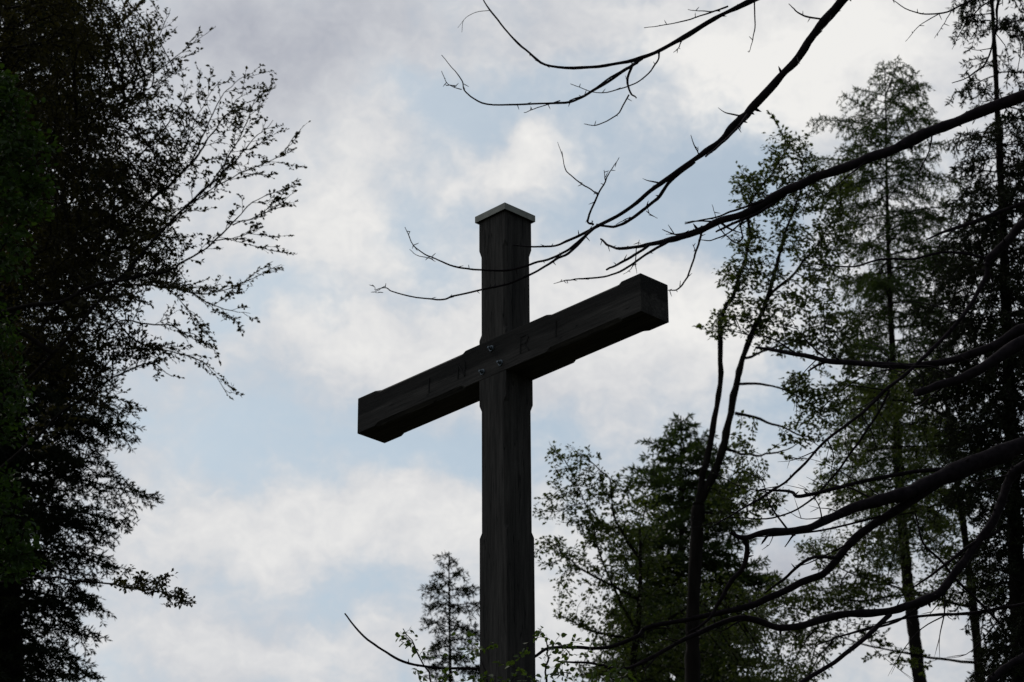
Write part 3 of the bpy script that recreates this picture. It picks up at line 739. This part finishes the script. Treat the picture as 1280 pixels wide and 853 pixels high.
# ------------------------------------------------------------------ leafless boughs hanging in from the right
def bough_part(root, pts, w, Y, r, sub, name='bough', bark=None, dy=(0, 0), sides=8, knots=True, fuzz=0):
    """one bough with its twigs; pts in photo pixels, w = half widths in pixels along it"""
    n = len(pts); Ys = Y + np.linspace(dy[0], dy[1], n)
    W3 = np.array([unp(p[0], p[1], y) for p, y in zip(pts, Ys)])
    k = 6; W3 = W3.copy(); W3[1:-1] += r.normal(0, 1.1, (n - 2, 3)) * (np.linalg.norm(W3[1:-1] - CAM, axis=1) / F)[:, None] * (1 if name == 'bough' else .5); S = smooth_path(W3, k)
    ww = np.interp(np.linspace(0, 1, len(S)), np.linspace(0, 1, len(w)), w) * (.92 if name == 'bough' else 1)
    pxm = np.linalg.norm(S - CAM, axis=1) / F
    R = ww * pxm
    g = r.normal(size=len(S)); g = np.convolve(g, [.25, .5, .25], 'same')
    R = R * (1 + .06 * g)
    amp = (pxm * .45)[:, None]; J = r.normal(0, 1, S.shape); J[1:-1] = (J[:-2] + J[2:] + 2 * J[1:-1]) / 3
    J[0] = J[-1] = 0
    S = S + J * amp * .75
    if name == 'bough':     # slow crookedness that grows with the wood's thickness
        K = r.normal(0, 1, S.shape); K = np.stack([np.convolve(K[:, c], np.hanning(9) / 2.2, 'same') for c in range(3)], 1)
        K[0] = K[-1] = 0; S = S + K * (R[:, None] * .13 + amp * .3)
        R = R * (1 + .085 * np.convolve(r.normal(size=len(S)), np.hanning(5) / 1.4, 'same'))
    mb = MB(); tube(mb, S, R, sides if name != 'bough' else 11, 0, .035 if name == 'bough' else .03)
    if fuzz and name == 'bough':
        L_ = np.concatenate([[0], np.cumsum(np.linalg.norm(np.diff(S, axis=0), axis=1))])
        for q in range(int(L_[-1] * fuzz)):
            i = int(r.integers(2, len(S) - 2)); t3 = unit(S[i + 1] - S[i]); d = unit(t3 * .8 + r.normal(size=3) * [.7, .5, .7])
            l = .05 + (.16 if fuzz < 2 else .50) * r.random() ** 2; e2 = unit(d + r.normal(size=3) * .35); e3 = unit(e2 + r.normal(size=3) * .3 + [0, 0, .15])
            w0 = min(R[i] * .5, .0038 + .003 * r.random()); p1 = S[i] + d * l * .35; p2 = p1 + e2 * l * .35; p3 = p2 + e3 * l * .3
            C_ = smooth_path([S[i], p1, p2, p3], 4); tube(mb, C_, np.linspace(w0, .0009, len(C_)), 4)
            if l > .16:
                s3 = unit(e2 + r.normal(size=3) * .6); tube(mb, [p2, p2 + s3 * l * .2, p2 + s3 * l * .33], [w0 * .5, w0 * .4, .0008], 4)
    if knots:   # buds and stubs of fallen twigs
        for q in range(max(2, len(S) // 4)):
            i = int(r.integers(1, len(S) - 1)); d = unit(unit(S[i + 1] - S[i]) * -.6 + r.normal(size=3) * .7)
            l = (.010 + .02 * r.random()) + R[i]
            tube(mb, [S[i], S[i] + d * l * .6, S[i] + d * l], [max(R[i] * .5, .002), max(R[i] * .35, .0018), .0008], 5)
    o = mb.build(name, [bark or M_TWIG], root)
    return o, W3, Ys

def bare_tree(name, label, Y, trunk, tr, boughs, seed, bark=None, fuzz=0):
    r = np.random.default_rng(seed); bark = bark or M_TWIG
    tp = px_path(trunk, Y); zb = float(ground_z(tp[0][0], tp[0][1]))
    tp = np.vstack([[tp[0][0], tp[0][1], zb - .2], tp]); root = thing(name, label, 'tree', (tp[0][0], tp[0][1], zb))
    sp = smooth_path(tp, 8); mb = MB(); rr = np.linspace(tr[0], tr[1], len(sp)) * (1 + .04 * r.normal(size=len(sp))); tube(mb, sp, rr, 14)
    mb.build('trunk', [bark], root)
    for b in boughs:
        o, W3, Ys = bough_part(root, b['p'], b['w'], Y, r, None, dy=b.get('dy', (0, 0)), bark=bark, fuzz=fuzz)
        pts = b['p']
        for tw in b.get('t', ()):
            tpts, w = tw
            q = [math.hypot(p[0] - tpts[0][0], p[1] - tpts[0][1]) for p in pts]
            # distance of the twig's foot: interpolate along the bough
            px = np.array([p[0] for p in pts]); py = np.array([p[1] for p in pts])
            best = None
            for i in range(len(pts) - 1):
                a = np.array(pts[i][:2], float); c = np.array(pts[i + 1][:2], float); v = c - a; t = np.clip(((np.array(tpts[0][:2]) - a) @ v) / (v @ v), 0, 1)
                dd = np.linalg.norm(a + v * t - np.array(tpts[0][:2]))
                if best is None or dd < best[0]: best = (dd, Ys[i] + (Ys[i + 1] - Ys[i]) * t)
            y0 = best[1]; bough_part(o, tpts, w, y0, r, None, 'twig', bark, (0, r.uniform(-.35, .35)), 5)

bare_tree('overhanging_tree', 'leafless tree whose long thin boughs cross the sky and the top of the cross', 11.2,
    [(1560, 900), (1545, 500), (1500, 100), (1470, -200), (1440, -480)], (.16, .06),
    [dict(p=[(1475, -150), (1300, -140), (1120, -80), (1000, -25), (940, 0), (900, 19), (854, 49), (802.5, 73), (746, 83), (690, 83), (657, 63), (629, 37.5), (605.6, 0), (598, -30)],
          w=[8, 6, 4.5, 3.8, 3.6, 3.3, 3.2, 2.6, 2.0, 1.8, 1.5, 1.2, 1.0, .8], dy=(-.2, .5),
          t=[([(802.5, 73), (784, 87), (741, 112), (713, 127), (667, 130), (610, 130), (582, 115), (575, 98), (552, 69)], [2.2, 2, 1.8, 1.5, 1.2, 1.1, .9, .7, .4]),
             ([(577, 112), (559, 105), (552, 89)], [.7, .5, .4]), ([(570, 108), (556, 106)], [.6, .3]),
             ([(790, 82), (784, 103), (788, 116), (795.5, 123)], [1.8, 1.5, 1.2, .9]), ([(786, 119), (770, 145), (746, 156), (730, 155)], [1, .9, .7, .4]),
             ([(824, 66), (821, 77), (802, 98), (779, 110), (746, 116), (713, 105)], [1.2, 1, .9, .8, .6, .4]),
             ([(797, 79), (770, 93), (735, 117), (712, 126)], [1.2, 1.1, 1, .8]),
             ([(852, 52), (848, 60), (842, 66)], [.8, .6, .3]), ([(910, 8), (875, 20), (840, 30), (805, 35)], [1.2, 1, .7, .4]), ([(900, 14), (880, 14), (860, 12)], [.9, .7, .4]),
             ([(943, -6), (943, 30), (940, 50), (936, 66)], [1, .8, .6, .3]), ([(700, 126), (672, 134), (655, 141)], [.8, .6, .4])]),
     dict(p=[(1490, -250), (1300, -210), (1150, -110), (1090, -45), (1054, 0), (1021, 38), (996, 71), (968, 106), (936, 141), (920.5, 156), (898, 179), (863.5, 204), (821, 234), (784, 262.5), (746, 284), (713, 300), (690, 307), (641, 307)],
          w=[14, 11, 8, 6.5, 6, 5.5, 5.2, 5, 6.2, 5.6, 4.2, 3.4, 3, 2.8, 2.4, 1.8, 1.4, .8], dy=(-.6, .6),
          t=[([(868, 202), (840, 225), (821, 248), (793, 272), (770, 282), (746, 281)], [2.6, 2.4, 2.2, 2, 1.8, 1.6]),
             ([(746, 283), (718, 307), (695, 321), (662, 330.5), (634, 338), (601, 338), (573, 334), (543, 324), (520.6, 310), (506, 284)], [1.9, 1.7, 1.6, 1.5, 1.4, 1.2, 1.2, 1, .7, .4]),
             ([(541, 324), (522.6, 319.5), (512, 312)], [.6, .5, .3]),
             ([(738, 288), (713, 314), (695, 325), (666.6, 342), (634, 355), (601, 363), (568, 370), (545, 374), (498, 367.5), (481.6, 360.5), (469, 363)], [2, 1.8, 1.6, 1.5, 1.4, 1.3, 1.2, 1.1, .8, .7, .5]),
             ([(469, 363), (467, 357)], [.5, .2]), ([(475, 362), (470, 366), (478, 366)], [.5, .4, .2]),
             ([(741.6, 281), (734.6, 275), (746, 248), (758, 225), (764, 212), (774, 197)], [1.6, 1.5, 1.2, .9, .6, .4]),
             ([(748, 244), (727.5, 230), (709, 213), (704, 196), (697, 178)], [1, .8, .7, .5, .3]), ([(757, 228), (755, 213)], [.7, .4]),
             ([(874, 194), (868, 182), (863.5, 169)], [.9, .7, .4]), ([(1029, 24), (1006, 20), (995, 14), (986, 5)], [1.4, 1.2, .9, .5]),
             ([(1040, 18), (1036, 28), (1022, 45)], [1, .7, .4]), ([(793, 272), (780, 274), (770, 281)], [.8, .6, .4]), ([(808, 264), (815, 269), (822, 273)], [.6, .5, .3]),
             ([(1050, 8), (1028, 34), (1003, 68), (990, 80)], [1.8, 1.6, 1.4, .8]), ([(996, 71), (999, 79)], [.9, .3]),
             ([(936, 141), (925, 156), (905, 176), (882, 196)], [2, 1.8, 1.6, 1.2])]),
     dict(p=[(1500, 20), (1390, 70), (1280, 116), (1213, 146), (1162.6, 166), (1112, 189), (1062, 207), (1021, 222), (981, 239.5), (940.7, 260), (900, 277), (868, 291), (835, 302), (802.5, 307), (774, 312), (760, 307), (751, 299)],
          w=[13, 10, 8, 7.2, 7, 6.6, 6.4, 6.4, 6.2, 5.4, 4.8, 4.2, 3.6, 2.4, 2, 1.6, 1.2], dy=(-.8, .5),
          t=[([(835, 302), (807, 319), (779, 337.5), (751, 347), (718, 349), (705, 352), (692, 355)], [2, 1.6, 1.4, 1.2, .9, .7, .3]),
             ([(812, 306), (784, 323), (758, 337.5)], [2, 1.7, 1.3]),
             ([(877.5, 283), (875, 300), (868, 323), (859, 347), (847, 362), (835, 363)], [1.8, 1.5, 1.3, 1.2, 1, .6]), ([(870, 316), (866, 306)], [.7, .4]),
             ([(1021, 220), (990, 238), (950, 252), (917, 264), (891.6, 272), (856, 280)], [2.4, 2, 1.6, 1.4, 1.1, .7]),
             ([(940, 262), (936, 275), (926.5, 282), (928, 297), (920, 305), (907.5, 294), (899.6, 284.5), (893, 268), (890, 256)], [1.3, 1.2, 1.1, 1, .9, .8, .7, .5, .3]),
             ([(936, 270), (910.6, 292), (888.5, 300), (872.7, 300)], [1.1, .9, .8, .5]),
             ([(900, 278), (877.5, 276.6), (856, 278)], [1.2, 1, .6]), ([(880, 286), (868, 288), (845, 293), (828, 287)], [1.1, 1, .8, .5]),
             ([(796, 307), (795, 325), (796, 342)], [.7, .6, .3]), ([(793, 330), (788, 337), (779, 343)], [.7, .5, .3]), ([(797, 310), (799, 300)], [.6, .3]),
             ([(983, 243), (950, 265), (915, 280), (895, 290)], [2.4, 2.2, 1.8, 1.2]), ([(1030, 215), (1000, 226), (985, 236)], [2.4, 2.2, 1.5]),
             ([(1165, 168), (1160, 190), (1150, 215), (1147, 240)], [1.1, .9, .7, .4]), ([(1090, 196), (1060, 220), (1030, 245)], [1.2, .9, .5]),
             ([(1020, 222), (1005, 260), (1004, 275)], [.9, .6, .3])]),
     dict(p=[(1480, -330), (1360, -170), (1280, -60), (1248, 0), (1246, 35), (1233, 76), (1208, 96), (1190, 104)], w=[6, 4, 2.6, 1.8, 1.5, 1.2, .9, .5], dy=(-.3, .2),
          t=[([(1262, -30), (1230, -10), (1203, 6), (1173, 18), (1142, 15), (1112, -2)], [1.4, 1.2, 1.1, 1, .8, .5]), ([(1173, 18), (1150, 32), (1132, 52)], [.7, .5, .3]),
             ([(1190, 12), (1180, 30), (1168, 48)], [.7, .5, .3]), ([(1240, 60), (1222, 62), (1205, 60)], [.7, .5, .3]), ([(1244, 40), (1258, 60), (1262, 90)], [.7, .5, .3]),
             ([(1250, -5), (1225, 12), (1200, 40), (1190, 62)], [.9, .8, .6, .3]), ([(1270, 40), (1276, 62), (1270, 100)], [.8, .6, .3])])],
    101, fuzz=1.2)

bare_tree('old_broadleaf_tree', 'old dark tree beyond the right edge with thick crooked dead boughs low across the picture', 14.5,
    [(1480, 1100), (1450, 850), (1420, 600), (1400, 350), (1390, 100)], (.24, .12),
    [dict(p=[(1400, 380), (1330, 400), (1280, 413), (1242, 432), (1200, 448), (1147, 458), (1099, 457), (1046, 451.5), (998, 442.5), (945, 434.5)], w=[11, 9, 7.5, 6.5, 5.2, 4.4, 4, 3.6, 3, 2], dy=(0, .6),
          t=[([(1035, 451), (1022, 458), (1010, 464)], [2, 1.6, 1]), ([(1130, 458), (1080, 470), (1040, 500), (1020, 520)], [1, .8, .6, .3])]),
     dict(p=[(1405, 340), (1340, 400), (1280, 426.5), (1221, 464), (1179, 482), (1144, 491)], w=[12, 10, 9, 7, 6, 4.6], dy=(-.3, -.4),
          t=[]),
     dict(p=[(1430, 500), (1350, 530), (1280, 556), (1243.5, 570), (1192, 591), (1147, 611.5), (1113, 622), (1079, 632), (1037, 649), (1010, 661), (962, 666.5), (927.5, 671.6), (914, 666)],
          w=[18, 15, 13, 12, 11, 9.5, 8.5, 7.5, 6, 6, 4.4, 3.6, 1.5], dy=(0, -.5),
          t=[([(930, 672), (934, 687), (929, 708), (914, 728), (900, 751), (884, 775), (862, 790)], [3.6, 3.4, 3.3, 3, 2.6, 2, 1.4]),
             ([(1190, 592), (1140, 625), (1113, 642), (1085.5, 660), (1065, 677), (1048, 697), (1030.5, 716), (1003, 728), (969, 744), (934, 759), (900, 766), (860, 774), (811, 783), (796, 795), (761, 809), (722, 809), (686, 811), (661.5, 823.5), (619, 834), (562, 836), (512, 829), (477, 813), (452, 793), (431, 767)],
              [7, 6.5, 6, 5.5, 5.5, 5.2, 5, 4.8, 4.5, 4.2, 3.8, 3.2, 3, 2.8, 2.5, 2.3, 2.2, 2, 1.9, 1.8, 1.6, 1.5, 1.3, 1]),
             ([(1194.6, 586), (1147, 588.5), (1088, 599), (1030, 615), (998, 620), (987.5, 615), (950, 612)], [2.8, 2.7, 2.6, 2.6, 2.4, 2, 1]),
             ([(962, 666), (955, 676), (952, 680)], [2, 1.4, .6]), ([(1010, 661), (994, 668), (981, 684)], [2, 1.5, .6]), ([(1048, 697), (1010, 700), (980, 724), (955, 742)], [2.4, 2.2, 2, .9]),
             ([(1065, 677), (1040, 690), (1005, 706), (994, 707)], [1.2, 1, .7, .4]), ([(1113, 642), (1060, 655), (1000, 668), (930, 672)], [1.6, 1.4, 1.2, .6])]),
     dict(p=[(1420, 530), (1340, 560), (1280, 584), (1261, 601), (1250, 629), (1237, 660), (1216, 690.5), (1192, 721), (1168, 742), (1140, 756), (1106, 764), (1054.6, 771), (1003, 783), (969, 783), (920.6, 773), (860, 799), (821, 820), (782, 834), (740, 830), (697, 827)],
          w=[12, 10, 7, 6.5, 6.2, 6, 6, 6, 6, 5.8, 5.6, 5.4, 5, 4.6, 4, 3, 2.6, 2.2, 1.8, 1.2], dy=(.2, -.2),
          t=[([(1250, 663), (1209, 684), (1175, 711), (1140, 735)], [2.2, 2, 1.8, 1]), ([(1113, 768), (1079, 800), (1044, 828), (1003, 852), (980, 870)], [3.4, 3.2, 3, 2.8, 2.4]),
             ([(1168, 745), (1120, 776), (1055, 794), (1020, 807)], [1.8, 1.6, 1.3, .7])]),
     dict(p=[(1400, 240), (1330, 262), (1280, 282), (1258, 303), (1236, 325), (1233, 343), (1213, 383), (1188, 413), (1147, 453), (1110, 488), (1078, 517), (1035, 551), (993, 591), (956, 618), (913, 644), (886.6, 660)],
          w=[8, 7, 6, 5.5, 5, 3.2, 2.8, 2.6, 2.4, 2.2, 2, 1.9, 1.8, 1.6, 1.2, .6], dy=(.3, .2),
          t=[([(1112, 488), (1094, 522), (1072, 554), (1040.6, 596.5), (1009, 628), (966, 647), (913, 647)], [1.6, 1.6, 1.5, 1.4, 1.3, 1.1, .6]),
             ([(1234, 323), (1188, 315), (1142, 323), (1102, 325), (1062, 333), (1001, 328)], [2, 1.7, 1.5, 1.3, 1.1, .5]), ([(1008, 574), (998, 573), (988, 572)], [.8, .6, .3]),
             ([(1110, 488), (1080, 484), (1058, 480)], [1, .7, .3])]),
     dict(p=[(1395, 220), (1340, 238), (1280, 255), (1233, 272), (1188, 287), (1157.5, 300)], w=[5, 4, 3, 2.6, 2, 1], dy=(.1, .3), t=[]),
     dict(p=[(1455, 800), (1360, 790), (1280, 824), (1257, 835), (1235, 856), (1215, 880)], w=[9, 8, 6, 5.5, 5, 4], dy=(.1, 0), t=[]),
     dict(p=[(1440, 720), (1360, 745), (1280, 756), (1226, 763), (1175, 768), (1120, 776), (1055, 794)], w=[4, 3.4, 2.6, 2.2, 2, 1.6, .8], dy=(.4, .3),
          t=[([(1250, 780), (1223, 752), (1199, 728), (1175, 701), (1154, 680), (1144, 642)], [1.8, 1.8, 1.7, 1.6, 1.5, 1])])],
    103, fuzz=8)

# ------------------------------------------------------------------ undergrowth before the post
broadleaf('hazel_bush', 'light green hazel bush whose top leaves veil the foot of the cross', 'bush', 12.3, (.1, 0),
          [(640, 1150), (650, 1000), (655, 900)],
          [([(650, 950), (560, 900), (530, 830), (505, 790)], .008, .002), ([(655, 930), (680, 860), (684, 815), (676, 790)], .008, .002), ([(655, 930), (740, 880), (770, 850)], .008, .002), ([(650, 950), (620, 870), (600, 820)], .007, .002)],
          [(515, 800, 12, 10, 7, -.1), (530, 835, 30, 14, 20), (575, 845, 34, 16, 28), (620, 835, 36, 20, 22), (572, 790, 10, 16, 3), (690, 808, 34, 20, 26), (672, 795, 14, 12, 8), (720, 830, 40, 22, 40), (775, 845, 44, 18, 40), (640, 860, 100, 18, 60), (505, 785, 6, 7, 3), (660, 845, 30, 14, 16)],
          M_SHRUB, bark=M_TWIG, leaf=.036, per=1, step=.06, kill=.06, dens=.30, seed=202, leaf_tips=5, spread=.02, tr=(.02, .008), shape=1, width=.7, flat=.9, r_tip=.0011, depth=.35)
